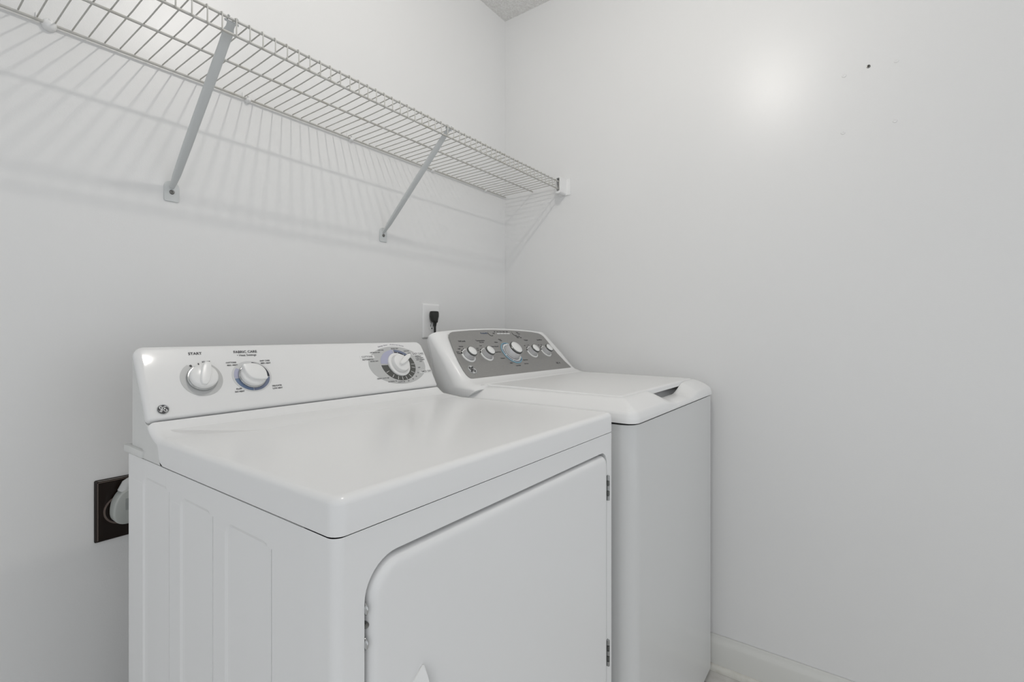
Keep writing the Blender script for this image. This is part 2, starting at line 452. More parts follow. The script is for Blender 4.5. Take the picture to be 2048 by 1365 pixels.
# top: flat lid curving up to the console
LZ = 0.9465
def lid_rise(y): return 0.021*max(0.0, min(1.0, (y-0.905)/0.060))**2.4
lid_us = samples(DX0, DX1, 0.020, 10, 12)
lid_vs = sorted(set(samples(DYF-0.001, 0.965, 0.020, 10, 12) + [0.895+0.005*i for i in range(14)] + [0.9083, 0.9125, 0.9175, 0.9225]))
lid_vs = [v for v in lid_vs if not (0.945 < v < 0.9649 and round(v, 4) not in [round(0.895+0.005*i, 4) for i in range(14)])]
lid_vs = sorted(set(round(v, 5) for v in lid_vs))
lid_vs = [v for i, v in enumerate(lid_vs) if i == 0 or v > 0.964 or v < 0.5 or v - lid_vs[i-1] > 0.0012]
def lid_w(u, v, d):
    dd = min(u-DX0, DX1-u, d if v < 0.6 else 9)
    dd = min(dd, d) if v < 0.6 else min(u-DX0, DX1-u)
    return LZ + lid_rise(v) - edge_drop(dd, 0.010, 0.009)
slab('lid', XY, lid_us, lid_vs, (0.015, 0.015, 0, 0), lid_w, lambda p: DZ+0.0009 if p.y < 0.9085 else DZ+0.0009 + 0.030*smooth01((p.y-0.9085)/0.016) + lid_rise(p.y)*0.98, M_ENAMEL, dryer, smooth=40)
Geo().box((DX0+0.009, DYF+0.009, DZ-0.003), (DX1-0.009, 0.95, DZ+0.003)).build('lid_seam_fill', M_DARK, dryer, smooth=0)  # near-black block filling the seam under the lid
# console: tilted front panel, housing, end caps
CY, CZ = 0.4698, 0.8827
CF0 = frame((0, 0.965, 0.968), (1,0,0), (0, CY, CZ))
CURVE = 0.32                                        # the front panel bulges gently
CF = lambda u, v, w=0.0: CF0(u, v, w - CURVE*v*v)
PW = 0.1480
def panel_w(u, v, d):
    return -CURVE*v*v - edge_drop(d, 0.009, 0.008)
console = slab('console_panel', CF0, samples(DX0+0.0006, DX1-0.0006, 0.016, 8, 10, [DX0+0.012, DX1-0.012, DX0+0.018, DX1-0.018]), samples(0.0015, PW, 0.016, 8, 8, [PW-0.02, PW-0.014]), (0.008, 0.008, 0.018, 0.018), panel_w, lambda p: min(-0.0125, -CURVE*((p.z-0.968)/CZ)**2-0.0115), M_PANEL, dryer, smooth=40)
face_pt = lambda v, w: (0.965 + CY*v - CZ*w, 0.968 + CZ*v + CY*w)
hous = [face_pt(-0.004, -0.0130), face_pt(PW-0.012, -0.0185), (1.048, 1.080), (1.056, 1.074), (1.058, 0.9065), (0.930, 0.9065)]
YZ = lambda x: frame((x,0,0), (0,1,0), (0,0,1))     # u=y v=z w=+x
Geo().prism(YZ(0), hous, DX0+0.008, DX1-0.008).build('console_housing', mat('housing_gap_shade', (0.05, 0.05, 0.05), 0.6), dryer, smooth=0)  # near-black colour paints shade into the gaps between panel and end caps
cap_front = [(0.907,0.9042),(0.910,0.926),(0.914,0.9340),(0.922,0.9360),(0.934,0.9400),(0.946,0.9490),(0.958,0.9570),(0.9680,0.9610)]
cap_a = cap_front + [face_pt(0.004, -0.0148), face_pt(PW*0.5, -0.0155), face_pt(PW-0.022, -0.0190), (1.043,1.084), (1.050,1.080), (1.0530,1.072), (1.0545,0.9042)]
cap_b = cap_front + [face_pt(0.004, -0.0148), face_pt(PW*0.5, -0.0155), face_pt(PW-0.023, -0.0190), (1.0465,1.0730), (1.0300,1.0266), (1.0020,0.9720), (0.9900,0.9042)]
for (xa, s) in ((DX0, 1), (DX1, -1)):
    g = Geo()
    g.prism(YZ(0), cap_a, xa+s*0.0040, xa+s*0.010)
    g.prism(YZ(0), cap_b, xa+s*0.0012, xa+s*0.008)
    g.build('end_cap', M_OLD, dryer, smooth=30, bevel=0.0008, bseg=1)
    Geo().box((min(xa-s*0.003, xa+s*0.01), 0.985, DZ+0.0008), (max(xa-s*0.003, xa+s*0.01), 1.075, DZ+0.0135)).build('cap_foot', M_OLD, dryer, bevel=0.002)
# knobs and print on the console
def leaf(fr, c, ang, l0, l1, w, h0, h1, n=14, p=1.0):
    ca, sa = math.cos(math.radians(ang)), math.sin(math.radians(ang))
    def pt(t, s, k): 
        x = t; y = s
        return (c[0]+x*ca-y*sa, c[1]+x*sa+y*ca)
    up = []; dn = []
    for i in range(n+1):
        q = i/n; t = -l0 + (l0+l1)*q
        hw = w*max(0.06, math.sin(math.pi*q))**p
        up.append(pt(t, hw, 0)); dn.append(pt(t, -hw, 0))
    poly = dn + up[::-1]
    g = Geo(); g.prism(fr, poly, h0, h1)
    return g
kn = Geo().lathe(CF, (0.388, 0.0745), [(0.0262,0.0),(0.0262,0.004),(0.025,0.006),(0.0235,0.0062)]).build('knob', M_CHROME, dryer, label='chrome skirted start knob')
Geo().lathe(CF, (0.388, 0.0745), [(0.0235,0.006),(0.0235,0.013),(0.0225,0.0155),(0.020,0.017),(0.010,0.0185),(0.001,0.0188)]).build('knob_cap', M_KNOB, kn, smooth=50)
leaf(CF, (0.388, 0.0745), 73, 0.0215, 0.0270, 0.0086, 0.012, 0.0228, p=0.32).build('knob_ridge', M_KNOB, kn, bevel=0.0022, bseg=3, smooth=50)
kn = Geo().lathe(CF, (0.4795, 0.0725), [(0.0275,0.0),(0.0272,0.0035),(0.0262,0.005),(0.0245,0.0052)]).build('knob', M_CHROME, dryer, label='chrome skirted heat knob')
Geo().lathe(CF, (0.4795, 0.0725), [(0.0248,0.005),(0.0248,0.011),(0.0235,0.0135),(0.020,0.015),(0.010,0.0165),(0.001,0.0168)]).build('knob_cap', M_KNOB, kn, smooth=50)
leaf(CF, (0.4795, 0.0725), 140, 0.024, 0.0285, 0.0165, 0.011, 0.022, p=0.8).build('knob_ridge', M_KNOB, kn, bevel=0.003, bseg=3, smooth=50)
TC = (0.8615, 0.0755)
kn = Geo().lathe(CF, TC, [(0.0342,0.0),(0.0342,0.0045),(0.0332,0.0058),(0.0268,0.0064),(0.0262,0.0050)]).build('knob', M_KNOB, dryer, label='white timer dial', smooth=25)
Geo().lathe(CF, TC, [(0.0255,0.0045),(0.0250,0.0150),(0.0240,0.0170),(0.0220,0.0180),(0.001,0.0190)]).build('knob_cap', M_KNOB, kn, smooth=30)
leaf(CF, (TC[0], TC[1]), 32, 0.0150, 0.0360, 0.0068, 0.0150, 0.0265, p=0.38).build('knob_ridge', M_KNOB, kn, bevel=0.0025, bseg=3, smooth=50)
# print behind the start knob
Geo().sector(CF, (0.388, 0.0745), 0.02, 0.0358, 62, -238, 0.0005).build('dial_print', M_PGREY, dryer, smooth=0)
Geo().sector(CF, (0.388, 0.0745), 0.0285, 0.0330, 113, 120, 0.0008).sector(CF, (0.388, 0.0745), 0.0290, 0.0328, 88, 92, 0.0008).build('dial_mark', M_INK, dryer, smooth=0)
# print behind the heat knob
HC = (0.4795, 0.0725)
Geo().sector(CF, HC, 0.02, 0.0345, 0, 360, 0.0004, rx0=0.02, rx1=0.0385).build('dial_print', M_PLIGHT, dryer, smooth=0)
for (a0, a1, m_) in ((142, 184, M_LAV), (186, 262, M_STEELBLUE), (264, 352, M_SLATE), (354, 440, M_NAVY)):
    tap = 0.0265 if m_ is not M_NAVY else 0.0285
    Geo().sector(CF, HC, tap, 0.0320, a0, a1, 0.0008, rx0=tap, rx1=0.0345).build('dial_print', m_, dryer, smooth=0)
# print behind the timer
Geo().sector(CF, (0.861, 0.0757), 0.002, 0.0558, 0, 360, 0.0004, rx0=0.002, rx1=0.094).build('dial_print', M_PGREY, dryer, smooth=0)
def tring(a0, a1, r0, r1, m_, w=0.0008, name='dial_print'):
    k0, k1 = 0.0565*r0, 0.0565*r1
    Geo().sector(CF, TC, 0.046*r0, 0.046*r1, a0, a1, w, rx0=k0, rx1=k1).build(name, m_, dryer, smooth=0)
tring(92, 172, 0.62, 1.0, M_LAV)
tring(178, 385, 0.62, 1.0, M_CHAR)
tring(29, 88, 0.86, 1.0, M_SLATE)
tring(29, 88, 0.62, 0.85, M_NAVY)
g = Geo()
for a in (207, 231, 250, 266, 282, 301, 322, 344, 358):
    g.sector(CF, TC, 0.046*0.76, 0.046*0.97, a-0.7, a+0.7, 0.0011, n=1, rx0=0.0565*0.76, rx1=0.0565*0.97)
for a in (75, 50):
    g.sector(CF, TC, 0.046*0.64, 0.046*0.84, a-0.8, a+0.8, 0.0011, n=1, rx0=0.0565*0.64, rx1=0.0565*0.84)
g.build('dial_tick', M_WHITEPRINT, dryer, smooth=0)['kind'] = 'stuff'
for (x0_, x1_, y0_, y1_) in ((0.7500, 0.7935, 0.0990, 0.1080), (0.9215, 0.9680, 0.1015, 0.1100), (0.9265, 0.9705, 0.0452, 0.0538)):
    Geo().prism(CF, rrect(x0_, x1_, y0_, y1_, 0.001, 2), 0.0002, 0.0006).build('heading_tab', M_PANEL, dryer, smooth=0)
lettering('lettering', CF, [
    ('START', 0.3868, 0.1283, 0.0053, 0, 'CENTER', 1.05), ('START', 0.4020, 0.1093, 0.0032, 0, 'CENTER', 1.1),
    ('FABRIC CARE', 0.4797, 0.1290, 0.0056, 0, 'CENTER', 0.97),
    ('COTTONS', 0.4462, 0.1052, 0.0031, 0, 'CENTER', 0.93), ('REG. HEAT', 0.4475, 0.0993, 0.0031, 0, 'CENTER', 0.93),
    ('EASY CARE', 0.5135, 0.1062, 0.0031, 0, 'CENTER', 0.93), ('MED. HEAT', 0.5140, 0.1003, 0.0031, 0, 'CENTER', 0.93),
    ('DELICATES', 0.5235, 0.0465, 0.0031, 0, 'CENTER', 0.93), ('LOW HEAT', 0.5235, 0.0408, 0.0031, 0, 'CENTER', 0.93),
    ('FLUFF', 0.4482, 0.0465, 0.0031, 0, 'CENTER', 0.93), ('NO HEAT', 0.4482, 0.0408, 0.0031, 0, 'CENTER', 0.93),
    ('COTTONS', 0.7715, 0.1035, 0.0050, 0, 'CENTER', 0.98), ('EASY CARE', 0.9450, 0.1058, 0.0058, 0, 'CENTER', 1.0),
    ('TIMED DRY', 0.9490, 0.0495, 0.0056, 0, 'CENTER', 1.0)], M_INK, dryer)
lettering('lettering', CF, [
    ('\u2022 Heat Settings', 0.4805, 0.1212, 0.0045, 0, 'CENTER'), ('AUTOMATIC', 0.7715, 0.0955, 0.0042, 0, 'CENTER'),
    ('MORE DRY', 0.8700, 0.1245, 0.0036, 0, 'CENTER'), ('LESS DRY', 0.9075, 0.1160, 0.0034, 0, 'CENTER'),
    ('LESS DRY', 0.8220, 0.1215, 0.0034, 0, 'CENTER'), ('OPTIMUM DRY', 0.8010, 0.1150, 0.0034, 0, 'CENTER'),
    ('MORE DRY', 0.7885, 0.0895, 0.0036, 0, 'CENTER'), ('DRY', 0.9135, 0.1085, 0.0034, 0, 'CENTER'),
    ('WRINKLE', 0.9420, 0.0975, 0.0036, 0, 'CENTER'), ('CARE, KNITS', 0.9445, 0.0920, 0.0036, 0, 'CENTER'),
    ('AND BLENDS', 0.9450, 0.0865, 0.0036, 0, 'CENTER'), ('DRY', 0.9445, 0.0810, 0.0036, 0, 'CENTER'),
    ('OFF', 0.9290, 0.0625, 0.0036, 0, 'CENTER'), ('20', 0.9180, 0.0475, 0.0036, 0, 'CENTER'), ('30', 0.9070, 0.0370, 0.0036, 0, 'CENTER'),
    ('40', 0.8920, 0.0300, 0.0036, 0, 'CENTER'), ('50', 0.8750, 0.0262, 0.0036, 0, 'CENTER'), ('LIGHTS 60', 0.8500, 0.0252, 0.0036, 0, 'CENTER'),
    ('NORMAL 70', 0.8220, 0.0290, 0.0036, 0, 'CENTER'), ('HEAVY DUTY 80', 0.7960, 0.0400, 0.0036, 0, 'CENTER')], M_INKM, dryer)
# heading bent over the timer
g = []
txt = 'Energy Saver   Preferred Cycles'
for i, ch in enumerate(txt):
    t = i/(len(txt)-1); a = math.radians(115 - 50*t)
    if ch != ' ': g.append((ch, 0.861+0.100*math.cos(a), 0.0757+0.0620*math.sin(a), 0.0036, (0.5-t)*30, 'CENTER'))
lettering('lettering', CF, g, mat('print_faint', (0.36, 0.35, 0.40), 0.5), dryer)
def emblem(fr, c, r, parent, ring_m, disc_m, ink_m, w=0.0004):
    """round monogram badge: ring, dark disc, two script letters and four swirls"""
    e = Geo().lathe(fr, c, [(r, 0.0), (r, w+0.0004), (r*0.97, w+0.0012), (r*0.88, w+0.0008)]).build('emblem', ring_m, parent, label='round silver monogram badge')
    Geo().lathe(fr, c, [(r*0.86, w), (r*0.86, w+0.0012)]).build('disc', disc_m, e, smooth=30)
    g = Geo(); h = w+0.0017
    for a in (45, 135, 225, 315):
        pts = []
        for i in range(9):
            q = i/8; rr_ = r*(0.82 - 0.10*q); an = math.radians(a - 38 + 60*q)
            pts.append(fr(c[0]+rr_*math.cos(an), c[1]+rr_*math.sin(an), h))
        g.tube(pts, [r*0.012+r*0.022*math.sin(math.pi*i/8) for i in range(9)], 5)
    def curl(pts, k=0.065):
        P = [Vector((p[0]*1.12, p[1]*1.12, 0)) for p in pts]; out = []
        for i in range(len(P)-1):
            p0, p1, p2, p3 = P[max(i-1,0)], P[i], P[i+1], P[min(i+2,len(P)-1)]
            for s in range(5):
                t = s/5
                q = 0.5*((2*p1)+(p2-p0)*t+(2*p0-5*p1+4*p2-p3)*t*t+(3*p1-p0-3*p2+p3)*t**3); out.append(q)
        out.append(P[-1])
        g.tube([fr(c[0]+q.x*r, c[1]+q.y*r, h) for q in out], r*k, 5)
    curl([(-0.12,0.28),(-0.22,0.44),(-0.42,0.40),(-0.48,0.18),(-0.32,0.02),(-0.14,0.16),(-0.10,0.40),(-0.16,-0.05),(-0.26,-0.38),(-0.44,-0.36),(-0.38,-0.18),(-0.08,-0.02)])
    curl([(0.40,0.30),(0.30,0.46),(0.12,0.38),(0.14,0.14),(0.32,0.06),(0.12,0.0),(0.04,-0.24),(0.22,-0.44),(0.46,-0.34),(0.46,-0.12),(0.30,-0.14)])
    g.build('monogram', ink_m, e, smooth=60)
emblem(CF, (0.3170, 0.0210), 0.0092, dryer, M_CHROME, M_INK, M_PLASTIC)

# ------------------------------------------------------------------ WASHER
WX0, WX1, WYF, WYB = 1.008, 1.678, 0.404, 1.020
washer = thing('washing_machine', (1.343, 0.72, 0), 'white top-loading washing machine with a grey console of five knobs, beside the right wall', 'washing machine')
cab = rrect(WX0, WX1, WYF, WYB, (0.038, 0.016, 0.01, 0.01), 12)
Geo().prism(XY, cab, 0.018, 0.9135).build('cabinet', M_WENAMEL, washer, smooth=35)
Geo().prism(XY, rrect(WX0+0.006, WX1-0.006, WYF+0.006, WYB-0.006, 0.02, 6), 0.913, 0.9185).build('deck_seam_fill', M_DARK, washer, smooth=35)  # near-black layer filling the seam between cabinet and deck
for (x, y) in ((WX0+0.05, WYF+0.06), (WX1-0.05, WYF+0.06), (WX0+0.05, WYB-0.06), (WX1-0.05, WYB-0.06)):
    Geo().lathe(XY, (x, y), [(0.02,0.0),(0.02,0.01),(0.01,0.012),(0.01,0.02)], n=16).build('foot', M_BLACK, washer)
KX0, KX1, KY0, KY1 = 1.004, 1.682, 0.399, 1.025
LX0, LX1, LY0, LY1 = 1.060, 1.630, 0.455, 0.862
WZT = 0.968
def notch(x):
    return 1 - smooth01((abs(x-1.372)-0.050)/0.120)
def deck_w(u, v, d):
    t_ = max(0.0, 1 - d/0.052)
    z = WZT - 0.030*t_**1.35 - 0.011*max(0.0, 1 - d/0.006)**2
    if LX0-0.0008 < u < LX1+0.0008 and LY0-0.0008 < v < LY1+0.0008: z = 0.952
    m_ = 1.0 if v < LY0+0.012 else 1 - smooth01((v-LY0-0.012)/0.05)
    if v < LY0: m_ = 0.42 + 0.58*smooth01((v-KY0)/(LY0-KY0))
    z -= 0.030*notch(u)*m_
    return max(z, 0.9225)
us = samples(KX0, KX1, 0.052, 9, 10, [1.18+0.0085*i for i in range(40)] + [LX0-0.001, LX0-0.0006, LX1+0.001, LX1+0.0006, KX0+0.04, KX1-0.04, KX0+0.0015, KX0+0.003, KX0+0.006, KX0+0.026, KX1-0.0015, KX1-0.003, KX1-0.006, KX1-0.026])
vs = samples(KY0, KY1, 0.052, 12, 8, [LY0-0.001, LY0-0.0006, LY1+0.0006, LY1+0.001, LY0+0.012, LY0+0.025, LY0+0.04, LY0+0.062, KY0+0.0015, KY0+0.003, KY0+0.006, KY0+0.026])
slab('top_deck', XY, us, vs, (0.026, 0.026, 0.02, 0.02), deck_w, 0.9185, M_PLASTIC, washer, smooth=38)
def wlid_w(u, v, d): return 0.9705 - edge_drop(d, 0.007, 0.005) + 0.003*smooth01((v-LY0)/(LY1-LY0))
slab('lid', XY, samples(LX0+0.0006, LX1-0.0006, 0.012, 6, 8), samples(LY0-0.0005, LY1, 0.012, 6, 8), (0.010, 0.010, 0.004, 0.004), wlid_w, 0.9560, M_PLASTIC, washer, smooth=40)
for x in (1.052, 1.640):
    Geo().tube([(x-0.008, 0.868, 0.969), (x+0.006, 0.868, 0.969)], 0.0035, 10).build('lid_hinge', M_PGREY, washer)
# console shell: one swept profile with rounded, slightly tapering ends
WDY, WDZ = 0.119, 0.132
WL = math.hypot(WDY, WDZ); wy, wz = WDY/WL, WDZ/WL
WF = frame((0, 0.909, 0.986), (1,0,0), (0, wy, wz))
prof = [(0.890,0.9250),(0.880,0.9440),(0.853,0.9620),(0.857,0.9695),(0.879,0.9745),(0.893,0.9790),(0.904,0.9838)]
prof += [(0.909+wy*v, 0.986+wz*v) for v in (0.004,0.03,0.06,0.09,0.12,0.15,0.17,0.185,0.196)]
prof += [(1.0430,1.1340),(1.0465,1.1345),(1.0500,1.1325),(1.0520,1.1280),(1.0520,1.1180)]
prof += [(1.0400,1.060),(1.0190,1.000),(1.0040,0.955),(0.998,0.925)]
WXC = 1.343; HW = 0.338
xs = samples(-HW, HW, 0.034, 9, 14)
V = []; n = len(prof)
for x in xs:
    d = HW-abs(x); e = edge_drop(d, 0.034, 0.040, 2.2)
    for (y, z) in prof:
        hf = max(0.0, min(1.0, (z-0.955)/0.18))
        X = WXC + x*(1-0.052*hf)
        ar = 0.014*(x/HW)**2*hf**3
        k = max(0.0, min(1.0, (z-0.958)/0.03))
        front = z > 1.115 or (y-0.909)*WDZ/WDY+0.986 < z+0.012
        sh = e*k*(1-0.55*hf)
        yy = y + wz*sh*(1.0 if front else 0.35); zz = z - ar - wy*sh
        if not front or y > 1.046: X = WXC + (X-WXC)*0.975
        V.append((X, yy, zz))
F = [(i*n+k, i*n+k+1, (i+1)*n+k+1, (i+1)*n+k) for i in range(len(xs)-1) for k in range(n-1)]
F += [(i*n+n-1, i*n, (i+1)*n, (i+1)*n+n-1) for i in range(len(xs)-1)]
F += [tuple(range(n)), tuple(range((len(xs)-1)*n, len(xs)*n))]
mk('console', V, F, M_PLASTIC, washer, smooth=50)
# grey face
outline = [(1.0570,0.0005),(1.6290,-0.0010),(1.6330,0.0005),(1.6340,0.0030),(1.6220,0.030),(1.6120,0.070),(1.6080,0.110),(1.6060,0.145),(1.6030,0.160),(1.5960,0.170),(1.5820,0.1765),
           (1.5400,0.1830),(1.4600,0.1890),(1.3900,0.1920),(1.3240,0.1930),(1.2600,0.1920),(1.1900,0.1890),(1.1250,0.1845),(1.0980,0.1815),(1.0850,0.1770),(1.0760,0.1700),(1.0700,0.1590),(1.0600,0.1300),
           (1.0500,0.0980),(1.0420,0.0600),(1.0390,0.0340),(1.0400,0.0160),(1.0440,0.0070),(1.0500,0.0020)]
face = Geo().prism(WF, outline, 0.0002, 0.0016).build('console_face', M_SILVER, washer, smooth=20)
def wknob(x, v, rb, rc, h, ring_m=M_KNOB, label=None):
    kn = Geo().lathe(WF, (x, v), [(rb, 0.0012), (rb, 0.0035), (rb*0.97, 0.0048), (rb*0.84, 0.0052), (rb*0.80, 0.0042)]).build('knob', ring_m, washer, smooth=40, label=label)
    Geo().lathe(WF, (x, v), [(rb*0.79, 0.0030), (rb*0.77, 0.0045)]).build('knob_gap', M_DCHROME, kn)
    Geo().lathe(WF, (x, v), [(rb*0.74, 0.0040), (rb*0.70, h*0.55), (rc*1.12, h*0.80)]).build('knob_body', M_KSIL, kn, smooth=30)
    Geo().lathe(WF, (x, v), [(rc*1.12, h*0.78), (rc*1.16, h*0.80), (rc*1.16, h*0.92), (rc*1.10, h*0.96), (rc*0.99, h*0.97)]).build('knob_band', M_DCHROME, kn, smooth=30)
    Geo().lathe(WF, (x, v), [(rc, h*0.94), (rc, h*1.02), (rc*0.92, h*1.06), (0.001, h*1.07)]).build('knob_cap', M_KNOB, kn, smooth=40)
    return kn
for x in (1.100, 1.188, 1.4475, 1.5405):
    wknob(x, 0.0845, 0.0262, 0.0152, 0.0255)
wknob(1.3225, 0.0860, 0.0415, 0.0225, 0.0325, label='large wash cycle knob with a pale blue ring')
Geo().sector(WF, (1.3225, 0.0860), 0.0425, 0.0450, 60, 330, 0.0030, t=0.001).build('knob_print', M_SKY, washer, smooth=0)
g = Geo()
for (a0, a1) in ((85, 112), (116, 150), (154, 190), (194, 235), (239, 280), (284, 312)):
    g.sector(WF, (1.3225, 0.0860), 0.0385, 0.0408, a0, a1, 0.0056, t=0.0012)
g.build('knob_print', M_INKBLUE, washer, smooth=0)
for x in (1.100, 1.188, 1.4475, 1.5405):
    g = Geo()
    for (a0, a1) in ((98, 112), (118, 138), (146, 164)):
        g.sector(WF, (x, 0.0845), 0.0225, 0.0262, a0, a1, 0.0050, t=0.003)
    g.build('knob_print', M_DARK, washer, smooth=0)
for x in (1.283, 1.422):
    b = Geo().lathe(WF, (x, 0.1760), [(0.0112, 0.0014), (0.0112, 0.0022), (0.0104, 0.0030), (0.001, 0.0032)], n=24).build('button', M_SILVER, washer, smooth=40)
    Geo().sector(WF, (x, 0.1760), 0.0112, 0.0128, 170, 300, 0.0022, t=0.0006).build('button_groove', M_DARK, b, smooth=0)
for k in range(4):
    Geo().prism(WF, rrect(1.3190+0.0190*k, 1.3355+0.0190*k, 0.1722, 0.1760, 0.0006, 2), 0.0016, 0.0024).build('indicator_light', M_WHITEPRINT, washer, smooth=0)
off = 0.0018
WT = frame(WF(0, 0, 0.0014), (1,0,0), (0, wy, wz))
lettering('lettering', WT, [
    ('Soil Level', 1.1143, 0.1430, 0.0058, 0, 'CENTER'), ('Temperature', 1.2040, 0.1440, 0.0058, 0, 'CENTER'), ('Options', 1.4640, 0.1420, 0.0052, 0, 'CENTER'), ('Speed/Rinse', 1.5560, 0.1420, 0.0052, 0, 'CENTER'),
    ('Normal', 1.0950, 0.1215, 0.0040, 0, 'CENTER'), ('Light', 1.0800, 0.1130, 0.0040, 0, 'CENTER'), ('Extra', 1.0660, 0.1010, 0.0040, 0, 'CENTER'), ('Heavy', 1.0660, 0.0950, 0.0040, 0, 'CENTER'),
    ('cold rinse', 1.2040, 0.1365, 0.0042, 0, 'CENTER'), ('Cool', 1.1880, 0.1225, 0.0040, 0, 'CENTER'), ('Cold', 1.1640, 0.1120, 0.0040, 0, 'CENTER'), ('Tap', 1.1610, 0.1050, 0.0038, 0, 'CENTER'),
    ('Whites', 1.2800, 0.1350, 0.0042, 0, 'CENTER'), ('Heavy', 1.3110, 0.1480, 0.0042, 0, 'CENTER'), ('Duty', 1.3130, 0.1420, 0.0040, 0, 'CENTER'), ('Colors / Normal', 1.2560, 0.1170, 0.0042, 0, 'CENTER'), ('Speed Wash', 1.2540, 0.0930, 0.0042, 0, 'CENTER'), ('Delicates', 1.2560, 0.0660, 0.0042, 0, 'CENTER'),
    ('Bulky', 1.2840, 0.0440, 0.0042, 0, 'CENTER'), ('Drain+Spin', 1.3120, 0.0310, 0.0042, 0, 'CENTER'), ('Rinse+Spin', 1.3740, 0.0520, 0.0042, 0, 'CENTER'), ('Tub Clean', 1.3640, 0.0360, 0.0042, 0, 'CENTER'),
    ('Deep Fill', 1.4300, 0.1605, 0.0048, 0, 'CENTER'), ('Rinse + Spin', 1.4340, 0.1550, 0.0042, 0, 'CENTER'),
    ('On', 1.4560, 0.1180, 0.0038, 0, 'CENTER'), ('Off', 1.4310, 0.1160, 0.0038, 0, 'CENTER'), ('On', 1.5450, 0.1180, 0.0038, 0, 'CENTER'), ('Off', 1.5230, 0.1160, 0.0038, 0, 'CENTER'),
    ('Fill', 1.3120, 0.1830, 0.0042, 0, 'CENTER'), ('Soak', 1.3290, 0.1830, 0.0042, 0, 'CENTER'), ('Wash', 1.3460, 0.1830, 0.0042, 0, 'CENTER'), ('Rinse', 1.3650, 0.1830, 0.0042, 0, 'CENTER'), ('Spin', 1.3840, 0.1830, 0.0042, 0, 'CENTER'),
    ('Add', 1.3010, 0.1755, 0.0045, 0, 'CENTER'), ('Start', 1.4440, 0.1795, 0.0048, 0, 'CENTER'), ('Pause', 1.4480, 0.1725, 0.0042, 0, 'CENTER'),
    ('HE', 1.5600, 0.0260, 0.0080, 0, 'CENTER'), ('\u2605', 1.5760, 0.0255, 0.0070, 0, 'CENTER')], M_INK, washer)
lettering('lettering', WT, [('PreciseFill', 1.2490, 0.1760, 0.0062, 0, 'CENTER')], M_INKBLUE, washer)
emblem(WF, (1.0765, 0.0315), 0.0165, washer, M_CHROME, M_PLIGHT, M_DARK, w=0.0016)

# ------------------------------------------------------------------ WIRE SHELF
SZ, SYR, SYM, SYFr = 1.7165, 1.2705, 1.128, 0.9785
SX0, SX1 = -0.66, XR-0.006
shelf = thing('wire_shelf', (0.5, YB, SZ), 'long white vinyl-coated wire shelf mounted along the back wall', 'shelf')
rod = lambda y, z, x1=SX1, r=0.0027: Geo().tube([(SX0, y, z), (x1, y, z)], r, 10).build('long_rod', M_WIRE, shelf, smooth=60)
rod(SYR, SZ); rod(SYM, SZ); rod(SYFr, SZ+0.005, XR-0.046); rod(SYFr+0.001, SZ-0.0235, XR-0.046)
WR = 0.00142
g = Geo(); zt = SZ+0.0027+WR
pts = [(0, SYR-0.001, zt), (0, 1.1, zt)]
pts += [(0, SYFr+0.012, zt+0.0035), (0, SYFr+0.002, zt+0.005)]
pts += [(0, SYFr-0.0030, zt+0.0036), (0, SYFr-0.0046, zt), (0, SYFr-0.0040, SZ-0.026)]
wire0 = None
k = 0; x = SX1-0.016
while x > SX0+0.01:
    if wire0 is None:
        g.tube([Vector(p)+Vector((0.5, 0, 0)) for p in pts], WR, 6)
        o = g.build('cross_wire', M_WIRE, shelf, smooth=60); wire0 = o.data
    else:
        o = link('cross_wire', wire0, shelf)
    o.location = (x-0.5, 0, 0)
    x -= 0.0254
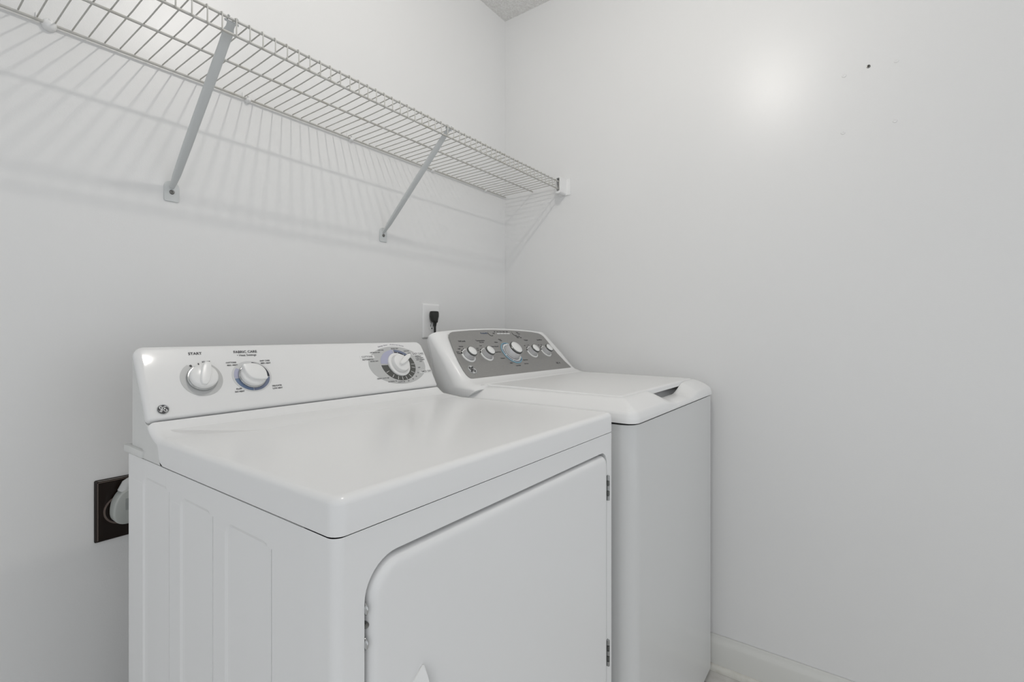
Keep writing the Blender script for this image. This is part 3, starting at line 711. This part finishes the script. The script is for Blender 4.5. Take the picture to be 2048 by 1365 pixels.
# diagonal braces
def brace(x, label):
    b = thing('shelf_brace', (x, YB, 1.44), label, 'bracket', 'diagonal braces under the shelf')
    foot = rrect(x-0.0150, x+0.0150, 1.419, 1.4660, (0.004, 0.004, 0.014, 0.014), 6)
    Geo().prism(BACK, foot, 0.0004, 0.0026).build('foot_plate', M_BRACE, b, bevel=0.0006, bseg=1, smooth=30)
    Geo().lathe(BACK, (x, 1.4405), [(0.0052, 0.0024), (0.0050, 0.0040), (0.0036, 0.0052), (0.0016, 0.0050), (0.0006, 0.0034)], n=18).build('screw', M_SCREW, b)
    # strut: flattened tube from the foot to the upper front rod
    p0, p1 = Vector((x, YB-0.0040, 1.4500)), Vector((x, SYFr+0.0035, SZ+0.0005))
    ax = (p1-p0).normalized(); up = Vector((1,0,0)).cross(ax).normalized(); L = (p1-p0).length
    sec = [(0.0, 0.0045, 0.0018), (0.03, 0.0060, 0.0030), (0.09, 0.0078, 0.0050), (0.30, 0.0088, 0.0056), (0.80, 0.0090, 0.0056), (0.88, 0.0092, 0.0040), (0.91, 0.0098, 0.0020), (0.955, 0.0098, 0.0014), (0.975, 0.0075, 0.0012), (1.0, 0.0080, 0.0012)]
    V = []; N = 14
    for (t, hw, hh) in sec:
        for i in range(N):
            a = 2*math.pi*i/N; ca, sa = math.cos(a), math.sin(a)
            V.append(p0 + ax*(L*t) + Vector((1,0,0))*hw*math.copysign(abs(ca)**0.6, ca) + up*hh*math.copysign(abs(sa)**0.6, sa))
    F = [(i*N+k, i*N+(k+1)%N, (i+1)*N+(k+1)%N, (i+1)*N+k) for i in range(len(sec)-1) for k in range(N)]
    F += [tuple(range(N)), tuple(range((len(sec)-1)*N, len(sec)*N))]
    mk('strut', V, F, M_BRACE, b, smooth=40)
    # hooked jaws that clasp the upper front rod
    ry, rz = SYFr, SZ+0.005
    for s in (-1, 1):
        pts = [(x+s*0.0075, ry+0.0050, rz-0.0060)] + [(x+s*0.0075, ry+0.0046*math.cos(math.radians(a)), rz+0.0046*math.sin(math.radians(a))) for a in range(-40, 200, 30)]
        Geo().tube(pts, 0.0013, 6).build('hook', M_BRACE, b)
    Geo().box((x-0.013, ry+0.0030, rz-0.0066), (x+0.013, ry+0.0048, rz-0.0020)).build('jaw', M_BRACE, b, bevel=0.0006, bseg=1)
brace(0.432, 'grey diagonal shelf brace screwed to the wall above the dryer')
brace(1.033, 'grey diagonal shelf brace screwed to the wall above the gap between the machines')
# wall clips holding the rear rod
def clip(x, s, label, group=None):
    c = thing('shelf_clip', (x, YB, SZ), label, 'clip', group)
    prof = [(0.0075*s, 0.0002), (0.0075*s, 0.004), (0.0068*s, 0.0085), (0.0052*s, 0.0118), (0.0028*s, 0.0136), (0.0004, 0.0142)]
    Geo().lathe(BACK, (x, SZ-0.0010), prof, n=18).build('clip_head', M_PLASTIC, c, smooth=60)
    pts = [(x-0.0015, YB-0.003, SZ+0.004), (x-0.0015, YB-0.008, SZ+0.0075), (x-0.0015, YB-0.0135, SZ+0.0045)]
    Geo().tube(pts, 0.0017, 6).build('clip_hook', M_PLASTIC, c)
    Geo().box((x-0.0125*s, YB-0.0026, SZ+0.0015), (x-0.0095*s, YB-0.0004, SZ+0.0155)).build('clip_tab', M_PLASTIC, c, bevel=0.0005, bseg=1)
clip(0.2270, 1.55, 'large round white wall clip clogged with paint on the shelf rear rod')
for x, lab in ((0.599, 'small white shelf clip on the rear rod just past the brace above the dryer'),
               (0.907, 'small white shelf clip between the two braces, nearer the one above the gap'),
               (1.254, 'small white shelf clip between the second brace and the clip by the corner'),
               (1.560, 'small white shelf clip on the rear rod next to the room corner')):
    clip(x, 0.95, lab, 'small wall clips along the shelf')
# end bracket on the right wall
eb = thing('shelf_end_bracket', (XR, SYFr, SZ), 'white plastic end bracket holding the front of the shelf to the right wall', 'bracket')
EBX = XR-0.050
ez0, ez1, ey0, ey1 = SZ-0.0405, SZ+0.0235, SYFr-0.0125, SYFr+0.0125
EF = frame((EBX, 0, 0), (0,-1,0), (0,0,1))           # facing -x
ring_o = rrect(-ey1, -ey0, ez0, ez1, (0.008, 0.008, 0.0015, 0.0015), 6)
ring_i = rrect(-ey1+0.0055, -ey0-0.0055, ez0+0.0075, ez1-0.004, (0.0068, 0.0068, 0.0015, 0.0015), 6)
n = len(ring_o); V = []; F = []
V += [EF(u, v, 0) for u, v in ring_o] + [EF(u, v, 0) for u, v in ring_i] + [EF(u, v, -0.044) for u, v in ring_i] + [EF(u, v, -0.0495) for u, v in ring_o]
for i in range(n):
    j = (i+1) % n
    F += [(i, j, n+j, n+i), (n+i, n+j, 2*n+j, 2*n+i), (i, 3*n+i, 3*n+j, j)]
F += [tuple(range(2*n, 3*n)), tuple(range(3*n, 4*n))]
mk('socket', V, F, M_PLASTIC, eb, smooth=35)
Geo().prism(RIGHT, rrect(-ey1-0.012, -ey0+0.018, ez0-0.001, ez1+0.001, 0.003, 4), 0.0003, 0.0040).build('flange', M_PLASTIC, eb, bevel=0.0008, bseg=1)
Geo().lathe(RIGHT, (-ey0+0.0085, ez1-0.008), [(0.0026, 0.0038), (0.0024, 0.0048), (0.0008, 0.0050)], n=12).build('screw', M_PLASTIC, eb)

# ------------------------------------------------------------------ OUTLETS AND PLUGS
def outlet_plate(name, x0, x1, z0, z1, th, m, label, rim=None):
    o = thing(name, ((x0+x1)/2, YB, (z0+z1)/2), label, 'outlet')
    us = samples(x0, x1, 0.007, 5, 3); vs = samples(z0, z1, 0.007, 5, 3)
    slab('cover_plate', BACK, us, vs, (0.003,)*4, lambda u, v, d: th - edge_drop(d, 0.006, th*0.75), 0.0002, m, o, smooth=50)
    return o
# duplex outlet behind the washer
ox, oz = 1.2490, 1.1625
ow = outlet_plate('wall_outlet', ox-0.042, ox+0.042, oz-0.0625, oz+0.0625, 0.0060, M_PLASTIC, 'white duplex wall outlet on the back wall between the consoles')
for s in (1, -1):
    zc = oz + s*0.0195
    rec = [(ox+q*math.cos(math.radians(a)), max(zc-0.0135, min(zc+0.0135, zc+0.0172*math.sin(math.radians(a))))) for a in range(0, 360, 12) for q in (0.0172,)]
    r = Geo().prism(BACK, rec, 0.0055, 0.0070).build('receptacle', M_PLASTIC, ow, smooth=30)
    for dx in (-0.0064, 0.0064):
        Geo().box((ox+dx-0.0011, YB-0.0073, zc-0.0015), (ox+dx+0.0011, YB-0.0066, zc+0.0075)).build('slot', M_DARK, r, smooth=0)
    Geo().lathe(BACK, (ox, zc-0.0075), [(0.0027, 0.0066), (0.0027, 0.0073)], n=14).build('ground_hole', M_DARK, r)
Geo().lathe(BACK, (ox, oz), [(0.003, 0.0058), (0.0028, 0.0066), (0.001, 0.0070)], n=14).build('screw', M_PLASTIC, ow)
wc = thing('power_cord', (ox, YB-0.02, 1.17), 'black power cord with an angled plug in the white wall outlet', 'power cord')
def loft(name, secs, m, parent, n=18, p=0.55, smooth=50):
    """stack of super-elliptic sections: (centre, half x, half y-depth) going down z"""
    V = []
    for ((x, y, z), a, b) in secs:
        for i in range(n):
            t = 2*math.pi*i/n; ca, sa = math.cos(t), math.sin(t)
            V.append((x + a*math.copysign(abs(ca)**p, ca), y + b*math.copysign(abs(sa)**p, sa), z))
    F = [(i*n+k, i*n+(k+1)%n, (i+1)*n+(k+1)%n, (i+1)*n+k) for i in range(len(secs)-1) for k in range(n)]
    F += [tuple(range(n)), tuple(range((len(secs)-1)*n, len(secs)*n))]
    return mk(name, V, F, m, parent, smooth=smooth)
py = YB-0.0195
loft('plug', [((ox, py, 1.1985), 0.010, 0.008), ((ox, py, 1.1970), 0.0145, 0.0115), ((ox, py, 1.1900), 0.0160, 0.0122), ((ox, py, 1.1800), 0.0158, 0.0122), ((ox, py, 1.1650), 0.0125, 0.0105), ((ox, py-0.002, 1.1580), 0.0105, 0.009), ((ox, py-0.003, 1.1565), 0.0075, 0.007)], M_BLACK, wc)
loft('strain_relief', [((ox, py-0.003, 1.1580), 0.0070, 0.0065), ((ox, py-0.003, 1.1500), 0.0056, 0.0054), ((ox, py-0.003, 1.1420), 0.0040, 0.0040)], M_BLACK, wc, p=0.8)
Geo().tube([(ox, py-0.003, 1.146), (ox, py-0.003, 1.12), (ox+0.004, py-0.003, 1.105), (ox+0.022, py-0.004, 1.06), (ox+0.045, py-0.02, 0.95), (ox+0.055, py-0.04, 0.60), (ox+0.055, py-0.04, 0.02)], 0.0042, 10).build('cord', M_BLACK, wc, smooth=60)
# dryer outlet
bx0, bx1, bz0, bz1 = 0.2945, 0.3815, 0.6855, 0.8140
od = outlet_plate('dryer_outlet', bx0, bx1, bz0, bz1, 0.0065, M_BROWN, 'dark brown dryer outlet plate on the back wall beside the dryer')
bcx, bcz = 0.3380, 0.7460
Geo().sector(BACK, (bcx, bcz), 0.0268, 0.0300, 0, 360, 0.0085, t=0.003).build('receptacle_rim', M_RIMGLINT, od, smooth=40)
Geo().lathe(BACK, (bcx, bcz), [(0.0265, 0.005), (0.0265, 0.0070), (0.001, 0.0072)]).build('receptacle', M_BROWN, od, smooth=40)
Geo().prism(BACK, rrect(bx0+0.004, bx0+0.0055, bz0+0.004, bz1-0.004, 0.0002, 1), 0.0058, 0.0068).prism(BACK, rrect(bx0+0.004, bx1-0.004, bz1-0.0055, bz1-0.004, 0.0002, 1), 0.0058, 0.0068).build('plate_bead_glint', M_RIMGLINT, od, smooth=0)  # paler strips on two edges: the bead's reflection put into the colour
dc = thing('power_cord', (0.34, YB-0.03, 0.75), 'grey moulded dryer plug with a pale cord in the dark brown outlet', 'power cord')
pcx = 0.3440
egg = []
for i in range(40):
    a = 2*math.pi*i/40
    s_ = math.sin(a); w_ = 0.0265 - 0.0060*s_ - 0.0015*s_*s_
    egg.append((pcx + w_*math.copysign(abs(math.cos(a))**0.8, math.cos(a)), 0.7560 + 0.0360*math.copysign(abs(s_)**0.85, s_)))
Geo().prism(BACK, egg, 0.0090, 0.0400).build('plug', M_PLUGGREY, dc, bevel=0.004, bseg=3, smooth=40)
Geo().prism(BACK, rrect(pcx-0.0075, pcx+0.0045, 0.7500, 0.7740, 0.0008, 2), 0.0398, 0.0405).build('plug_label', mat('plug_inset', (0.30, 0.32, 0.31), 0.5), dc, smooth=0)
Geo().tube([(pcx-0.004, YB-0.024, 0.786), (pcx+0.001, YB-0.025, 0.8005), (pcx+0.012, YB-0.026, 0.8075)], [0.0135, 0.0120, 0.0105], 14).build('cord_clamp', M_PGREY, dc, smooth=50)
Geo().tube([(pcx+0.006, YB-0.026, 0.803), (pcx+0.020, YB-0.027, 0.8085), (pcx+0.045, YB-0.035, 0.800), (pcx+0.09, YB-0.07, 0.74), (pcx+0.16, YB-0.14, 0.62), (pcx+0.20, DYB+0.0095, 0.50)], 0.0085, 12).build('cord', M_CORD, dc, smooth=60)

# ------------------------------------------------------------------ marks on the right wall
an = thing('wall_anchor', (XR, -0.0138, 1.8774), 'dark screw anchor left in the right wall', 'wall anchor')
Geo().lathe(RIGHT, (0.0138, 1.8774), [(0.0048, 0.0002), (0.0046, 0.0016), (0.0030, 0.0018), (0.0026, 0.0006)], n=18).build('anchor_rim', M_SCREW, an)
Geo().lathe(RIGHT, (0.0132, 1.8782), [(0.0024, 0.0004), (0.0022, 0.0022), (0.0008, 0.0024)], n=12).build('screw', M_BLACK, an)
for (y, z, lab) in ((-0.0761, 1.8723, 'white filler dab level with the screw anchor, on its side away from the shelf'),
                    (0.0436, 1.8685, 'white filler dab level with the screw anchor, on its side towards the shelf'),
                    (-0.0728, 1.7071, 'white filler dab well below the screw anchor, on its side away from the shelf'),
                    (0.0460, 1.7029, 'white filler dab well below the screw anchor, on its side towards the shelf')):
    o = Geo().lathe(RIGHT, (-y, z), [(0.0052, 0.0001), (0.0046, 0.0011), (0.0030, 0.0016), (0.0022, 0.0010), (0.0004, 0.0008)], n=16, sx=1.15).build('filler_dab', M_WALL, smooth=60)
    finish(o, lab, 'filler', 'filler dabs on the right wall')
